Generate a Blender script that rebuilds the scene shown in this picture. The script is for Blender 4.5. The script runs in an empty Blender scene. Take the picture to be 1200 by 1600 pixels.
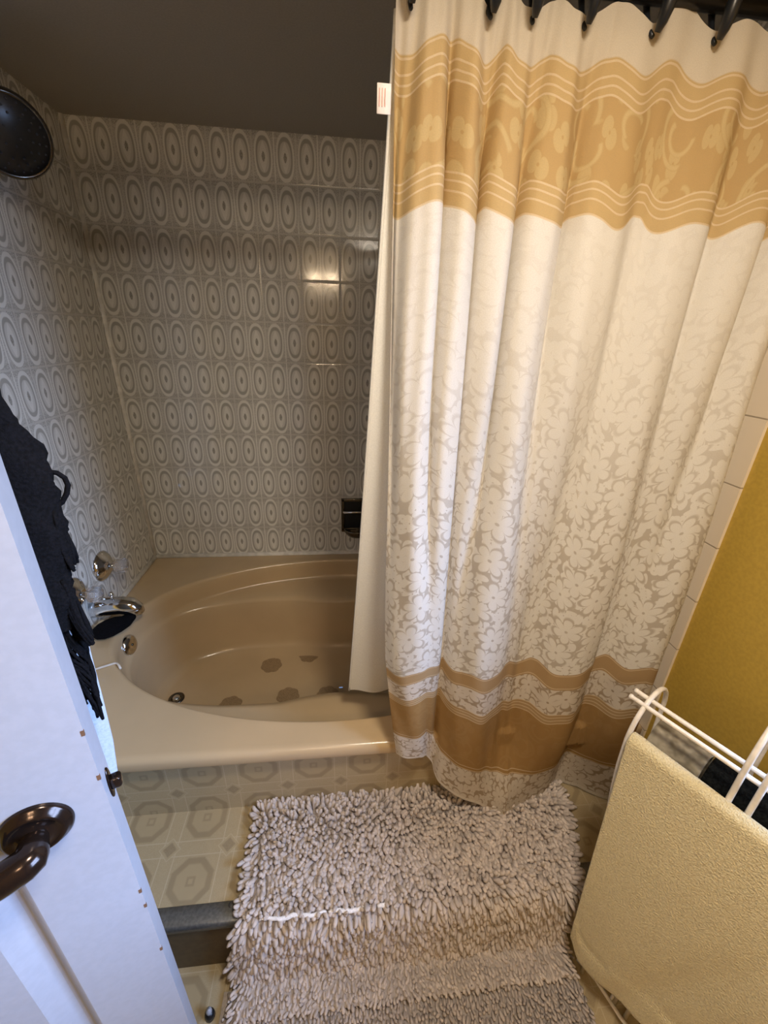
import bpy, math, random
import numpy as np
from mathutils import Vector, Matrix
sc = bpy.context.scene
rng = np.random.RandomState(7)
random.seed(7)
Z0 = 0.5            # height of the tub deck above the lower floor; shapes below are written relative to the deck
PI = math.pi

# ---------------------------------------------------------------- camera
def cam_axes(p, y, r):
    cy, sy, cp, sp = math.cos(y), math.sin(y), math.cos(p), math.sin(p)
    f = Vector((sy*cp, cy*cp, -sp)); rt = Vector((cy, -sy, 0)); up = rt.cross(f)
    cr, sr = math.cos(r), math.sin(r)
    return cr*rt+sr*up, -sr*rt+cr*up, f
CAM = Vector((0.9046190, -1.8821889, 1.0439828+Z0))
ax, ay, az = cam_axes(0.407918111, 0.115633958, 0.033802894)
cd = bpy.data.cameras.new('camera'); cam = bpy.data.objects.new('camera', cd); sc.collection.objects.link(cam)
cd.sensor_fit = 'AUTO'; cd.sensor_width = 36; cd.lens = 36*647.5856/1600; cd.clip_start = 0.02; cd.clip_end = 50
cam.matrix_world = Matrix(((ax.x, ay.x, -az.x, CAM.x), (ax.y, ay.y, -az.y, CAM.y), (ax.z, ay.z, -az.z, CAM.z), (0, 0, 0, 1)))
sc.camera = cam

# ---------------------------------------------------------------- light
sc.view_settings.view_transform = 'Standard'; sc.view_settings.look = 'None'
sc.view_settings.gamma = 1; sc.view_settings.use_curve_mapping = False
sc.view_settings.exposure = 0.0
w = bpy.data.worlds.new('world'); sc.world = w; w.use_nodes = True
w.node_tree.nodes['Background'].inputs[0].default_value = (0.35, 0.55, 1.0, 1)
w.node_tree.nodes['Background'].inputs[1].default_value = 0.5
def area(name, loc, target, sx, sy, power, col):
    l = bpy.data.lights.new(name, 'AREA'); l.shape = 'RECTANGLE'; l.size = sx; l.size_y = sy; l.energy = power; l.color = col
    o = bpy.data.objects.new(name, l); sc.collection.objects.link(o)
    o.location = Vector(loc)+Vector((0, 0, Z0)); d = Vector(target)-Vector(loc)
    o.rotation_euler = d.to_track_quat('-Z', 'Y').to_euler(); return o
WIN = (-2.25, -1.56, 0.42, 1.22)     # window in the right wall: y0, y1, z0, z1 (deck-relative)
area('window_daylight', (3.35, -2.30, 1.35), (1.8, -1.9, 0.80), 1.5, 1.6, 310, (0.38, 0.58, 1.0))
CL = (1.15, -1.80, 1.655)      # flush ceiling lamp
la = area('ceiling_lamp_light', (CL[0], CL[1], CL[2]-0.045), (CL[0], CL[1]+0.05, 0), 0.22, 0.22, 16, (1.0, 0.87, 0.70)); la.data.shape = 'DISK'
def bulb_light(loc, power, size, col=(1.0, 0.76, 0.50)):
    l = bpy.data.lights.new('vanity_bulb_light', 'POINT'); l.energy = power; l.shadow_soft_size = size; l.color = col
    o = bpy.data.objects.new('vanity_bulb_light', l); sc.collection.objects.link(o); o.location = Vector(loc)+Vector((0, 0, Z0)); return o
for k in range(2): bulb_light((0.70+0.16*k, -2.62, 1.50), 6.0, 0.035)

# ---------------------------------------------------------------- node helpers
class E:
    def __init__(s, t, k): s.t = t; s.k = k
    def m(s, op, *a, clamp=False):
        n = s.t.nodes.new('ShaderNodeMath'); n.operation = op; n.use_clamp = clamp
        for i, x in enumerate((s,)+a):
            if isinstance(x, E): s.t.links.new(x.k, n.inputs[i])
            else: n.inputs[i].default_value = x
        return E(s.t, n.outputs[0])
    def __add__(s, o): return s.m('ADD', o)
    def __radd__(s, o): return s.m('ADD', o)
    def __sub__(s, o): return s.m('SUBTRACT', o)
    def __rsub__(s, o): return (s.m('MULTIPLY', -1.0)).m('ADD', o)
    def __mul__(s, o): return s.m('MULTIPLY', o)
    def __rmul__(s, o): return s.m('MULTIPLY', o)
    def __truediv__(s, o): return s.m('DIVIDE', o)
    def abs(s): return s.m('ABSOLUTE')
    def frac(s): return s.m('FRACT')
    def floor(s): return s.m('FLOOR')
    def pw(s, p): return s.m('POWER', p)
    def mx(s, o): return s.m('MAXIMUM', o)
    def mn(s, o): return s.m('MINIMUM', o)
    def lt(s, o): return s.m('LESS_THAN', o)
    def gt(s, o): return s.m('GREATER_THAN', o)
    def cos(s): return s.m('COSINE')
    def sin(s): return s.m('SINE')
    def sm(s, a, b):        # smoothstep from a to b
        n = s.t.nodes.new('ShaderNodeMapRange'); n.interpolation_type = 'SMOOTHSTEP'
        s.t.links.new(s.k, n.inputs[0]); n.inputs[1].default_value = a; n.inputs[2].default_value = b
        return E(s.t, n.outputs[0])
    def band(s, a, b, e): return s.sm(a-e, a+e)*(1.0-s.sm(b-e, b+e))
def newmat(name, rough=0.5, metal=0.0, col=(0.5, 0.5, 0.5), spec=0.5):
    m = bpy.data.materials.new(name); m.use_nodes = True; t = m.node_tree; b = t.nodes['Principled BSDF']
    b.inputs['Base Color'].default_value = (*col, 1); b.inputs['Roughness'].default_value = rough
    b.inputs['Metallic'].default_value = metal; b.inputs['Specular IOR Level'].default_value = spec
    return m, t, b
def pos(t):
    g = t.nodes.new('ShaderNodeNewGeometry'); s = t.nodes.new('ShaderNodeSeparateXYZ'); t.links.new(g.outputs['Position'], s.inputs[0])
    return E(t, s.outputs[0]), E(t, s.outputs[1]), E(t, s.outputs[2])-Z0
def uvc(t):
    g = t.nodes.new('ShaderNodeUVMap'); s = t.nodes.new('ShaderNodeSeparateXYZ'); t.links.new(g.outputs[0], s.inputs[0])
    return E(t, s.outputs[0]), E(t, s.outputs[1])
def comb(t, x, y, z=0.0):
    c = t.nodes.new('ShaderNodeCombineXYZ')
    for i, v in enumerate((x, y, z)):
        if isinstance(v, E): t.links.new(v.k, c.inputs[i])
        else: c.inputs[i].default_value = v
    return c.outputs[0]
def noise(t, vec, scale, detail=2, rough=0.5, dist=0.0):
    n = t.nodes.new('ShaderNodeTexNoise'); n.inputs['Scale'].default_value = scale; n.inputs['Detail'].default_value = detail
    n.inputs['Roughness'].default_value = rough; n.inputs['Distortion'].default_value = dist
    if vec is not None: t.links.new(vec, n.inputs['Vector'])
    return E(t, n.outputs[0])
def objco(t):
    return t.nodes.new('ShaderNodeTexCoord').outputs['Object']
def mix(t, f, a, b):
    n = t.nodes.new('ShaderNodeMix'); n.data_type = 'RGBA'
    if isinstance(f, E): t.links.new(f.k, n.inputs[0])
    else: n.inputs[0].default_value = f
    for i, v in ((6, a), (7, b)):
        if isinstance(v, tuple): n.inputs[i].default_value = (*v, 1)
        else: t.links.new(v, n.inputs[i])
    return n.outputs[2]
def bump(t, b, h, strength=0.3, dist=0.002):
    n = t.nodes.new('ShaderNodeBump'); n.inputs['Strength'].default_value = strength; n.inputs['Distance'].default_value = dist
    t.links.new(h.k, n.inputs['Height']); t.links.new(n.outputs[0], b.inputs['Normal'])
def plain(name, col, rough=0.5, metal=0.0, ns=60, na=0.06, bs=0.1, bd=0.001, spec=0.5):
    m, t, b = newmat(name, rough, metal, col, spec)
    n = noise(t, objco(t), ns, 3)
    c2 = tuple(max(0, c*(1-na*2)) for c in col); c1 = tuple(min(1, c*(1+na)) for c in col)
    t.links.new(mix(t, n.sm(0.3, 0.7), c2, c1), b.inputs['Base Color'])
    if bs: bump(t, b, n, bs, bd)
    return m

TC, TH = 0.0762, 0.1527
def oval_tiles(name, axis, off):
    m, t, b = newmat(name, 0.12)
    x, y, z = pos(t); u = (x-off) if axis == 'x' else ((y*-1.0)-off)
    cu = (u/TC+50.0); cv = (z/TH+50.0)
    cx = cu.frac()-0.5; cz = cv.frac()-0.5
    rho = ((cx.abs()/0.385).pw(2.3)+(cz.abs()/0.44).pw(2.3)).pw(1/2.3)
    base = 1.0
    fine = noise(t, comb(t, u, z), 330, 2, 0.6)
    lens = (cx.abs()/0.19+(cz.abs()/0.30).pw(1.6))
    ctr = ((cx.abs()/0.085).pw(1.5)+(cz.abs()/0.11).pw(1.5))
    ring = rho.band(0.68, 0.88, 0.03)
    thin = rho.band(0.97, 1.02, 0.015)
    outer = rho.sm(1.04, 1.09)
    vb = (0.5-cx.abs()).sm(0.02, 0.035)
    hb = (0.5-cz.abs()).sm(0.012, 0.02)
    out_dark = outer*(0.22+fine.sm(0.44, 0.54)*0.36)*vb*hb
    corner = outer*(cz.abs()).sm(0.36, 0.40)*0.22*fine.sm(0.35, 0.5)
    d = ring*0.66+out_dark+corner*0.7+(1.0-outer)*0.04
    d = d+lens.sm(0.95, 1.0)*(1.0-rho.sm(0.66, 0.68))*0.22
    d = d+(1.0-ctr.sm(0.7, 1.0))*(0.60+fine.sm(0.4, 0.6)*0.3)
    d = d+(1.0-lens.sm(0.92, 1.0))*fine.sm(0.5, 0.62)*0.16*(1.0-(cz.abs()).sm(0.12, 0.2))
    d = d.m('MINIMUM', 0.95)
    col = mix(t, d, (0.80, 0.785, 0.73), (0.26, 0.245, 0.21))
    gu = ((cu/2.0).frac()-0.5).abs(); gv = cz.abs()
    grout = (1.0-(0.5-gu).sm(0.006, 0.012)).mx(1.0-(0.5-gv).sm(0.008, 0.014))
    col = mix(t, grout*0.85, col, (0.52, 0.50, 0.45))
    wav = noise(t, comb(t, u, z), 9, 1)
    t.links.new(col, b.inputs['Base Color'])
    t.links.new((grout*0.4+0.12).k, b.inputs['Roughness'])
    edge = ((0.5-gu).sm(0.0, 0.035)).mn((0.5-gv).sm(0.0, 0.04))
    bump(t, b, edge+wav*0.6, 0.35, 0.002)
    return m
M = {}
M['tile_back'] = oval_tiles('oval tile back', 'x', 0.0027)
M['tile_left'] = oval_tiles('oval tile left', 'y', 0.0344)
M['tile_right'] = oval_tiles('oval tile right', 'y', 0.056)
def cream_tile():
    m, t, b = newmat('cream tile', 0.2, col=(0.72, 0.60, 0.47))
    x, y, z = pos(t); v = ((z+0.012)/0.1524+50.0).frac()-0.5
    g = 1.0-(0.5-v.abs()).sm(0.006, 0.014)
    t.links.new(mix(t, g, (0.78, 0.68, 0.55), (0.42, 0.35, 0.27)), b.inputs['Base Color']); bump(t, b, 1.0-g, 0.5, 0.002); return m
M['cream_tile'] = cream_tile()
def vinyl():
    m, t, b = newmat('vinyl', 0.38)
    x, y, z = pos(t); P = 0.157
    g = t.nodes.new('ShaderNodeNewGeometry'); ns = t.nodes.new('ShaderNodeSeparateXYZ'); t.links.new(g.outputs['True Normal'], ns.inputs[0])
    vert = E(t, ns.outputs[1]).abs().gt(0.5)
    u = (x-0.348)/P+50.5
    v = ((y+1.071)*(1.0-vert)+(z+0.123)*vert)/P+50.5
    cx = u.frac()-0.5; cy = v.frac()-0.5
    axx = cx.abs(); ayy = cy.abs()
    octo = axx.mx(ayy).mx((axx+ayy)*0.72)
    dx = 0.5-axx; dy = 0.5-ayy
    dia = dx+dy
    nz = noise(t, comb(t, x, y, z), 260, 3, 0.7); nb = noise(t, comb(t, x, y, z), 35, 2)
    ring = octo.band(0.25, 0.345, 0.02)
    sq = axx.mx(ayy).band(0.035, 0.07, 0.01)
    dk = ring*0.62+sq*0.5+(1.0-dia.sm(0.10, 0.13))*0.8
    line = dia.band(0.17, 0.185, 0.008).mx((axx-0.385).abs().lt(0.008)*dia.gt(0.17)).mx((ayy-0.385).abs().lt(0.008)*dia.gt(0.17))
    vein = (nz-0.5).abs().lt(0.025)
    col = mix(t, dk*0.8+nb*0.15, (0.43, 0.34, 0.20), (0.25, 0.19, 0.11))
    col = mix(t, (line*0.6).mx(vein*octo.gt(0.345)*0.3), col, (0.56, 0.48, 0.33))
    t.links.new(col, b.inputs['Base Color']); bump(t, b, nz+line*0.5, 0.15, 0.001); return m
M['vinyl'] = vinyl()
M['yellow'] = plain('mustard wall paint', (0.50, 0.335, 0.055), 0.6, ns=120, na=0.04, bs=0.15)
M['ceiling'] = plain('ceiling paint', (0.42, 0.38, 0.31), 0.8, ns=200, na=0.03, bs=0.1)
M['caulk'] = plain('caulk', (0.85, 0.82, 0.75), 0.5, ns=30, na=0.08)
M['tub'] = plain('almond tub acrylic', (0.58, 0.43, 0.255), 0.20, ns=6, na=0.02, bs=0.02)
M['decal'] = plain('tan decal', (0.36, 0.245, 0.13), 0.6, ns=300, na=0.12)
M['chrome'] = plain('chrome', (0.75, 0.75, 0.76), 0.08, 1.0, bs=0)
M['dark_chrome'] = plain('aged chrome', (0.16, 0.145, 0.125), 0.22, 1.0, bs=0)
M['bronze'] = plain('dark bronze', (0.035, 0.024, 0.02), 0.16, 0.75, bs=0)
M['door'] = plain('white door paint', (0.38, 0.40, 0.46), 0.32, ns=90, na=0.02, bs=0.06)
M['chip'] = plain('bare wood chip', (0.16, 0.08, 0.04), 0.8)
M['black_cloth'] = plain('black cloth', (0.003, 0.003, 0.0045), 0.95, ns=300, na=0.3, bs=0.6, bd=0.003, spec=0.15)
M['black_towel'] = plain('black terry', (0.008, 0.009, 0.009), 1.0, ns=240, na=0.3, bs=0.8, bd=0.004, spec=0.1)
M['white_cloth'] = plain('white cloth', (0.42, 0.47, 0.56), 0.9, ns=200, na=0.04, bs=0.5, bd=0.002, spec=0.1)
M['white_wire'] = plain('white coated wire', (0.80, 0.74, 0.66), 0.35, bs=0)
M['black_plastic'] = plain('black plastic', (0.010, 0.012, 0.016), 0.35, bs=0)
M['rod'] = plain('dark rod', (0.02, 0.017, 0.015), 0.3, 0.6, bs=0)
M['aluminium'] = plain('dull aluminium', (0.20, 0.20, 0.19), 0.45, 0.7, ns=150, na=0.1, bs=0.2)
M['riser'] = plain('brown riser vinyl', (0.13, 0.088, 0.042), 0.6)
M['mat_pile'] = plain('taupe chenille', (0.60, 0.53, 0.49), 0.95, ns=40, na=0.08, bs=0.3, bd=0.002, spec=0.1)
M['mat_pile_low'] = plain('taupe fine chenille', (0.52, 0.455, 0.42), 0.95, ns=40, na=0.08, bs=0.3, bd=0.002, spec=0.1)
M['mat_back'] = plain('mat backing', (0.42, 0.37, 0.34), 0.95, ns=200)
M['mat_seam'] = plain('white seam backing', (0.9, 0.89, 0.9), 0.8, ns=200)
M['liner'] = plain('liner cloth', (0.74, 0.735, 0.71), 0.85, ns=400, na=0.03, bs=0.2, spec=0.2)
M['glass_dark'] = plain('shower face', (0.035, 0.032, 0.028), 0.3, 0.0, bs=0)
M['grey_rubber'] = plain('grey rubber', (0.05, 0.05, 0.055), 0.5)
M['paper'] = plain('label paper', (0.85, 0.78, 0.74), 0.7)
M['red'] = plain('red print', (0.75, 0.40, 0.34), 0.7)
def acrylic():
    m, t, b = newmat('clear acrylic', 0.05, col=(0.93, 0.93, 0.95)); b.inputs['Transmission Weight'].default_value = 0.92; b.inputs['IOR'].default_value = 1.3; return m
M['acrylic'] = acrylic()
def terry(name, col, dark, sc1=260):
    m, t, b = newmat(name, 0.95, spec=0.1); c = objco(t)
    n = noise(t, c, sc1, 2, 0.7); n2 = noise(t, c, 14, 2)
    t.links.new(mix(t, n.sm(0.3, 0.7)*0.6+n2*0.25, dark, col), b.inputs['Base Color'])
    b.inputs['Sheen Weight'].default_value = 0.3
    bump(t, b, n, 1.0, 0.006); return m
M['towel'] = terry('cream terry', (0.90, 0.79, 0.50), (0.66, 0.55, 0.32))
M['grey_towel'] = terry('grey fleece', (0.44, 0.39, 0.30), (0.10, 0.085, 0.055), 34)

def curtain_mat():
    m, t, b = newmat('patterned curtain', 0.85, spec=0.15)
    U, V = uvc(t)
    wv = noise(t, comb(t, U, V), 14, 2)
    def flowers(su, sv, petals, rad, seed, wob=0.35):
        vo = t.nodes.new('ShaderNodeTexVoronoi'); vo.voronoi_dimensions = '2D'; vo.inputs['Scale'].default_value = 1.0; vo.inputs['Randomness'].default_value = 0.75
        vx = U*su+seed; vy = V*sv+seed*1.7
        t.links.new(comb(t, vx, vy), vo.inputs['Vector'])
        sp = t.nodes.new('ShaderNodeSeparateXYZ'); t.links.new(vo.outputs['Position'], sp.inputs[0])
        dx = vx-E(t, sp.outputs[0]); dy = vy-E(t, sp.outputs[1])
        r = (dx*dx+dy*dy).pw(0.5)
        sc_ = t.nodes.new('ShaderNodeSeparateColor'); t.links.new(vo.outputs['Color'], sc_.inputs[0])
        th = dy.m('ARCTAN2', dx)+E(t, sc_.outputs[0])*6.28
        pet = (th*(petals*0.5)).cos().abs()
        lim = (pet.pw(0.45)*0.75+0.25)*rad
        f = (r/lim)
        return (1.0-f.sm(0.88, 1.0))*(r.sm(0.035, 0.06)), f, th, r
    a, fa, tha, ra = flowers(14, 14, 6, 0.50, 3.1)
    l, fl, thl, rl = flowers(40, 24, 2, 0.55, 9.7)
    l2, _, _, _ = flowers(28, 42, 2, 0.50, 15.2)
    floral = a.mx((l.mx(l2))*(fa.sm(1.05, 1.25)))
    # gold scroll motif
    g, fg, thg, rg = flowers(10, 10, 3, 0.6, 5.5)
    g2, _, _, _ = flowers(30, 18, 2, 0.42, 2.2)
    spiral = ((rg*42.0+thg*1.0+(wv-0.5)*5.0).sin()).sm(0.1, 0.4)*rg.sm(0.1, 0.15)
    arc = rg.band(0.33, 0.40, 0.02)*((thg+(wv-0.5)*3.0).sin().sm(-0.5, -0.3)); arc2 = rg.band(0.17, 0.23, 0.02)*(thg.cos().sm(-0.4, -0.2))
    scroll = arc.mx(arc2).mx(g2*(rg.sm(0.2, 0.24))*(1.0-arc)*0.8)
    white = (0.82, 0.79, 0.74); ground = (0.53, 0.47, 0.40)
    lit_fade = V.sm(0.25, 1.0)*0.82+0.10  # motif contrast painted weaker towards the top, where light washes out the cloth
    body = mix(t, (1.0-floral)*lit_fade, white, ground)
    hdr = (0.70, 0.62, 0.50)
    gold = mix(t, scroll*0.75, (0.55, 0.375, 0.17), (0.66, 0.52, 0.27))
    border = (0.60, 0.43, 0.21)
    brown = mix(t, scroll*0.25, (0.38, 0.225, 0.085), (0.46, 0.30, 0.13))
    b2 = (0.46, 0.31, 0.16)
    lace = mix(t, 1.0-floral, (0.72, 0.65, 0.57), (0.42, 0.33, 0.24))
    Vw = V+(wv-0.5)*0.004
    def step(col, a_, nxt): return mix(t, Vw.sm(a_-0.0015, a_+0.0015), col, nxt)
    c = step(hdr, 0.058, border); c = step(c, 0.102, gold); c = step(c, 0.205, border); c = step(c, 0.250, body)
    c = step(c, 1.205, b2); c = step(c, 1.262, lace); c = step(c, 1.352, b2); c = step(c, 1.385, brown); c = step(c, 1.60, lace)
    wl = None
    for k in (0.062, 0.079, 0.090, 0.101, 0.206, 0.216, 0.229, 0.249, 1.210, 1.256, 1.352, 1.362, 1.373, 1.384, 1.585, 1.597):
        q = (Vw-k).abs().lt(0.0014); wl = q if wl is None else wl.mx(q)
    c = mix(t, wl*0.65, c, (0.80, 0.66, 0.46))
    c = mix(t, (V.gt(1.728))*0.8, c, (0.82, 0.76, 0.68))
    weave = noise(t, comb(t, U*1.0, V*1.0), 700, 1)
    c = mix(t, weave.sm(0.4, 0.6)*0.10, c, (0.3, 0.24, 0.16))
    t.links.new(c, b.inputs['Base Color']); bump(t, b, weave+floral*0.6, 0.25, 0.001)
    tr = t.nodes.new('ShaderNodeBsdfTranslucent'); t.links.new(c, tr.inputs[0])
    ms = t.nodes.new('ShaderNodeMixShader'); ms.inputs[0].default_value = 0.28
    t.links.new(b.outputs[0], ms.inputs[1]); t.links.new(tr.outputs[0], ms.inputs[2]); t.links.new(ms.outputs[0], t.nodes['Material Output'].inputs[0])
    return m
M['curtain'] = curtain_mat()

# ---------------------------------------------------------------- mesh helpers (coordinates: deck-relative world metres)
class MB:
    def __init__(s): s.v = []; s.f = []
    def add(s, vs, fs):
        o = len(s.v); s.v += [tuple(p) for p in vs]; s.f += [tuple(i+o for i in f) for f in fs]; return s
    def box(s, x0, x1, y0, y1, z0, z1):
        v = [(x, y, z) for z in (z0, z1) for y in (y0, y1) for x in (x0, x1)]
        return s.add(v, [(0, 2, 3, 1), (4, 5, 7, 6), (0, 1, 5, 4), (2, 6, 7, 3), (0, 4, 6, 2), (1, 3, 7, 5)])
    def grid(s, P, closeu=False, closev=False):
        n, m_ = len(P), len(P[0]); v = [p for r in P for p in r]; f = []
        for i in range(n if closeu else n-1):
            for j in range(m_ if closev else m_-1):
                a, b_, c, d = i*m_+j, i*m_+(j+1) % m_, ((i+1) % n)*m_+(j+1) % m_, ((i+1) % n)*m_+j
                f.append((a, b_, c, d))
        return s.add(v, f)
    def tube(s, pts, r, n=10, caps=True, flat=None):
        pts = [Vector(p) for p in pts]; rs = r if isinstance(r, (list, tuple)) else [r]*len(pts)
        t0 = (pts[1]-pts[0]).normalized(); up = Vector((0, 0, 1)) if abs(t0.z) < 0.9 else Vector((1, 0, 0))
        a = t0.cross(up).normalized(); P = []
        for i, p in enumerate(pts):
            t = (pts[min(i+1, len(pts)-1)]-pts[max(i-1, 0)]).normalized()
            a = (a-t*a.dot(t)).normalized(); b_ = t.cross(a)
            fl = 1.0 if flat is None else flat
            P.append([tuple(p+(a*math.cos(k*2*PI/n)+b_*math.sin(k*2*PI/n)*fl)*rs[i]) for k in range(n)])
        o = len(s.v); s.grid(P, closev=True)
        if caps: s.f.append(tuple(o+k for k in range(n))[::-1]); s.f.append(tuple(o+(len(P)-1)*n+k for k in range(n)))
        return s
    def lathe(s, prof, org, axis, n=32):
        org = Vector(org); ax_ = Vector(axis).normalized(); up = Vector((0, 0, 1)) if abs(ax_.z) < 0.9 else Vector((1, 0, 0))
        a = ax_.cross(up).normalized(); b_ = ax_.cross(a)
        P = [[tuple(org+ax_*h+(a*math.cos(k*2*PI/n)+b_*math.sin(k*2*PI/n))*max(r, 1e-5)) for k in range(n)] for r, h in prof]
        return s.grid(P, closev=True)
    def build(s, name, mat, parent=None, smooth=False, uv=None, origin=None):
        v = np.array(s.v, dtype=float)
        if parent is not None: o = np.array(parent_world(parent))
        elif origin is not None: o = np.array(origin, dtype=float)
        else: o = np.array([(v[:, 0].min()+v[:, 0].max())/2, (v[:, 1].min()+v[:, 1].max())/2, v[:, 2].min()])
        me = bpy.data.meshes.new(name); me.from_pydata((v-o).tolist(), [], s.f); me.update()
        if smooth: me.shade_smooth()
        me.materials.append(mat)
        if uv is not None:
            ul = me.uv_layers.new(name='UVMap'); li = np.zeros(len(me.loops), dtype=int); me.loops.foreach_get('vertex_index', li)
            ul.data.foreach_set('uv', np.array(uv)[li].ravel())
        ob = bpy.data.objects.new(name, me); sc.collection.objects.link(ob)
        if parent is not None: ob.parent = parent
        else: ob.location = (o[0], o[1], o[2]+Z0)
        return ob
def parent_world(p):
    l = Vector((0, 0, -Z0)); q = p
    while q is not None: l = l+q.location; q = q.parent
    return l
def bevel(o, wd, seg=3):
    b = o.modifiers.new('bevel', 'BEVEL'); b.width = wd; b.segments = seg; b.limit_method = 'ANGLE'; b.angle_limit = math.radians(40); o.data.shade_smooth(); return o
def tag(o, label, cat, group=None):
    o['label'] = label; o['category'] = cat
    if group: o['group'] = group
    return o
def thing(name, loc, label, cat, group=None):
    o = bpy.data.objects.new(name, None); sc.collection.objects.link(o); o.location = (loc[0], loc[1], loc[2]+Z0); o.empty_display_size = 0.05
    return tag(o, label, cat, group)
def struct(o, label=None, cat=None):
    o['kind'] = 'structure'
    if label: o['label'] = label
    if cat: o['category'] = cat
    return o
def ssm(x): x = max(0.0, min(1.0, x)); return x*x*(3-2*x)

# ---------------------------------------------------------------- room shell
W, CE, FL, YB = 1.80, 1.675, -0.50, -3.0
struct(MB().box(-0.2, W+0.15, YB-0.1, -1.29, FL-0.1, FL).build('floor', M['vinyl']), 'beige patterned vinyl bathroom floor below the step', 'floor')
struct(MB().box(-0.2, W+0.15, YB-0.1, 0.1, CE, CE+0.1).build('ceiling', M['ceiling']), 'plain dim ceiling above the tiled tub alcove', 'ceiling')
struct(MB().box(-0.1, W+0.1, 0.0, 0.1, FL, CE).build('wall_back', M['tile_back']), 'back alcove wall of beige tiles printed with paired ovals', 'wall')
struct(MB().box(-0.1, 0.0, -1.12, 0.0, FL, CE).build('wall_left', M['tile_left']), 'left alcove wall of oval patterned tiles with the taps', 'wall')
struct(MB().box(-0.2, -0.1, YB, -1.12, FL, CE).build('wall_entry', M['yellow']), 'mustard painted side wall behind the open door', 'wall')
struct(MB().box(-0.2, -0.1, -1.12, -1.02, FL, CE).build('trim_1', M['yellow']), 'wall end beside the tub alcove', 'trim')
mb = MB()
y0, y1, z0, z1 = WIN
mb.box(W, W+0.08, YB, y0, FL, CE).box(W, W+0.08, y1, -1.1, FL, CE).box(W, W+0.08, y0, y1, FL, z0).box(W, W+0.08, y0, y1, z1, CE)
struct(mb.build('wall_right', M['yellow']), 'mustard yellow painted wall beside the wire towel rack', 'wall')
struct(MB().box(W, W+0.08, -1.042, 0.0, FL, CE).build('wall_right_alcove', M['tile_right']), 'right alcove wall of oval patterned tiles glimpsed past the curtain', 'wall')
struct(MB().box(W-0.007, W+0.08, -1.1, -1.042, FL, CE).build('wall_right_edging', M['cream_tile']), 'narrow column of plain cream tiles edging the alcove wall', 'wall')
struct(MB().box(-0.2, W+0.08, YB-0.1, YB, FL, CE).build('wall_front', M['yellow']), 'mustard wall behind the viewpoint', 'wall')
mb = MB(); f = 0.05
mb.box(W-0.02, W+0.06, y0-f, y0, z0-f, z1+f).box(W-0.02, W+0.06, y1, y1+f, z0-f, z1+f).box(W-0.02, W+0.06, y0, y1, z0-f, z0).box(W-0.02, W+0.06, y0, y1, z1, z1+f)
mb.box(W+0.01, W+0.03, y0, y1, (z0+z1)/2-0.015, (z0+z1)/2+0.015)
struct(mb.build('window_1', M['door']), 'white framed window in the yellow wall', 'window')
# caulk beads
def bead(name, a, b_, lab, r=0.0075):
    struct(MB().tube([a, b_], r, 8).build(name, M['caulk'], smooth=True), lab, 'caulk')
bead('trim_2', (0, 0, 0.0), (0, 0, CE), 'white caulk line down the tiled corner', 0.011)
bead('trim_3', (0, -0.002, 0.002), (W, -0.002, 0.002), 'white caulk line between the tub and back tiles', 0.012)
bead('trim_4', (0.002, 0, 0.002), (0.002, -1.09, 0.002), 'white caulk line between the tub and left tiles', 0.012)
# step and apron
struct(MB().box(0, W, -1.31, -1.0, FL, -0.285).build('floor_step', M['vinyl']), 'raised step of beige patterned vinyl in front of the tub', 'step')
struct(MB().box(0, W, -1.05, -1.0, -0.285, -0.03).build('wall_apron', M['vinyl']), 'vinyl covered front panel below the tub rim', 'wall')
struct(MB().box(0, W, -1.313, -1.3095, FL, -0.30).build('trim_riser', M['riser']), 'dark brown riser face of the step', 'trim')
mb = MB()
prof = [(-1.278, -0.2845), (-1.280, -0.2815), (-1.296, -0.2805), (-1.318, -0.2815), (-1.323, -0.285), (-1.324, -0.292), (-1.322, -0.308), (-1.317, -0.310), (-1.3145, -0.30), (-1.3135, -0.2875)]
mb.grid([[(x, y, z) for y, z in prof] for x in np.linspace(0.0, W, 20)], closev=True)
ob = struct(mb.build('trim_nosing', M['aluminium'], smooth=True), 'grey metal nosing strip along the step edge', 'trim')
for x in (0.622, 1.2, 0.1): MB().lathe([(0.0, 0.0018), (0.004, 0.0016), (0.0065, 0.0005), (0.007, -0.001)], (x, -1.288, -0.2805), (0, 0, 1), 14).build('screw', M['grey_rubber'], ob, True)

# ---------------------------------------------------------------- bathtub
tub = thing('bathtub', (0.9, -0.54, -0.36), 'almond oval bathtub with inner ledges and wide flat deck', 'bathtub')
cxT, cyT, aT, bT = 0.9, -0.54, 0.82, 0.468
def fl_(sv):
    xs = [0, 0.4, 0.66, 0.87, 0.966, 1.0]; ys = [0.975, 0.975, 0.84, 0.73, 0.66, 0.575]
    return float(np.interp(sv, xs, ys))
NT = 160; ths = [2*PI*(k+0.5)/NT for k in range(NT)]
def rect_pt(th, x0, x1, ya, yb, z):
    c, s = math.cos(th)*aT, math.sin(th)*bT
    tx = ((x1-cxT)/c) if c > 0 else ((x0-cxT)/c); ty = ((yb-cyT)/s) if s > 0 else ((ya-cyT)/s); q = min(tx, ty)
    return (cxT+c*q, cyT+s*q, z)
rings = []
def rectring(ins, z):
    r = [rect_pt(th, 0.002+ins, W-0.009-ins, -1.093+ins, -0.002-ins, z) for th in ths]
    for cxr, cyr in ((0.002+ins, -1.093+ins), (W-0.009-ins, -1.093+ins), (0.002+ins, -0.002-ins), (W-0.009-ins, -0.002-ins)):   # snap to corners
        k = min(range(NT), key=lambda i: (r[i][0]-cxr)**2+(r[i][1]-cyr)**2); r[k] = (cxr, cyr, z)
    return r
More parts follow.
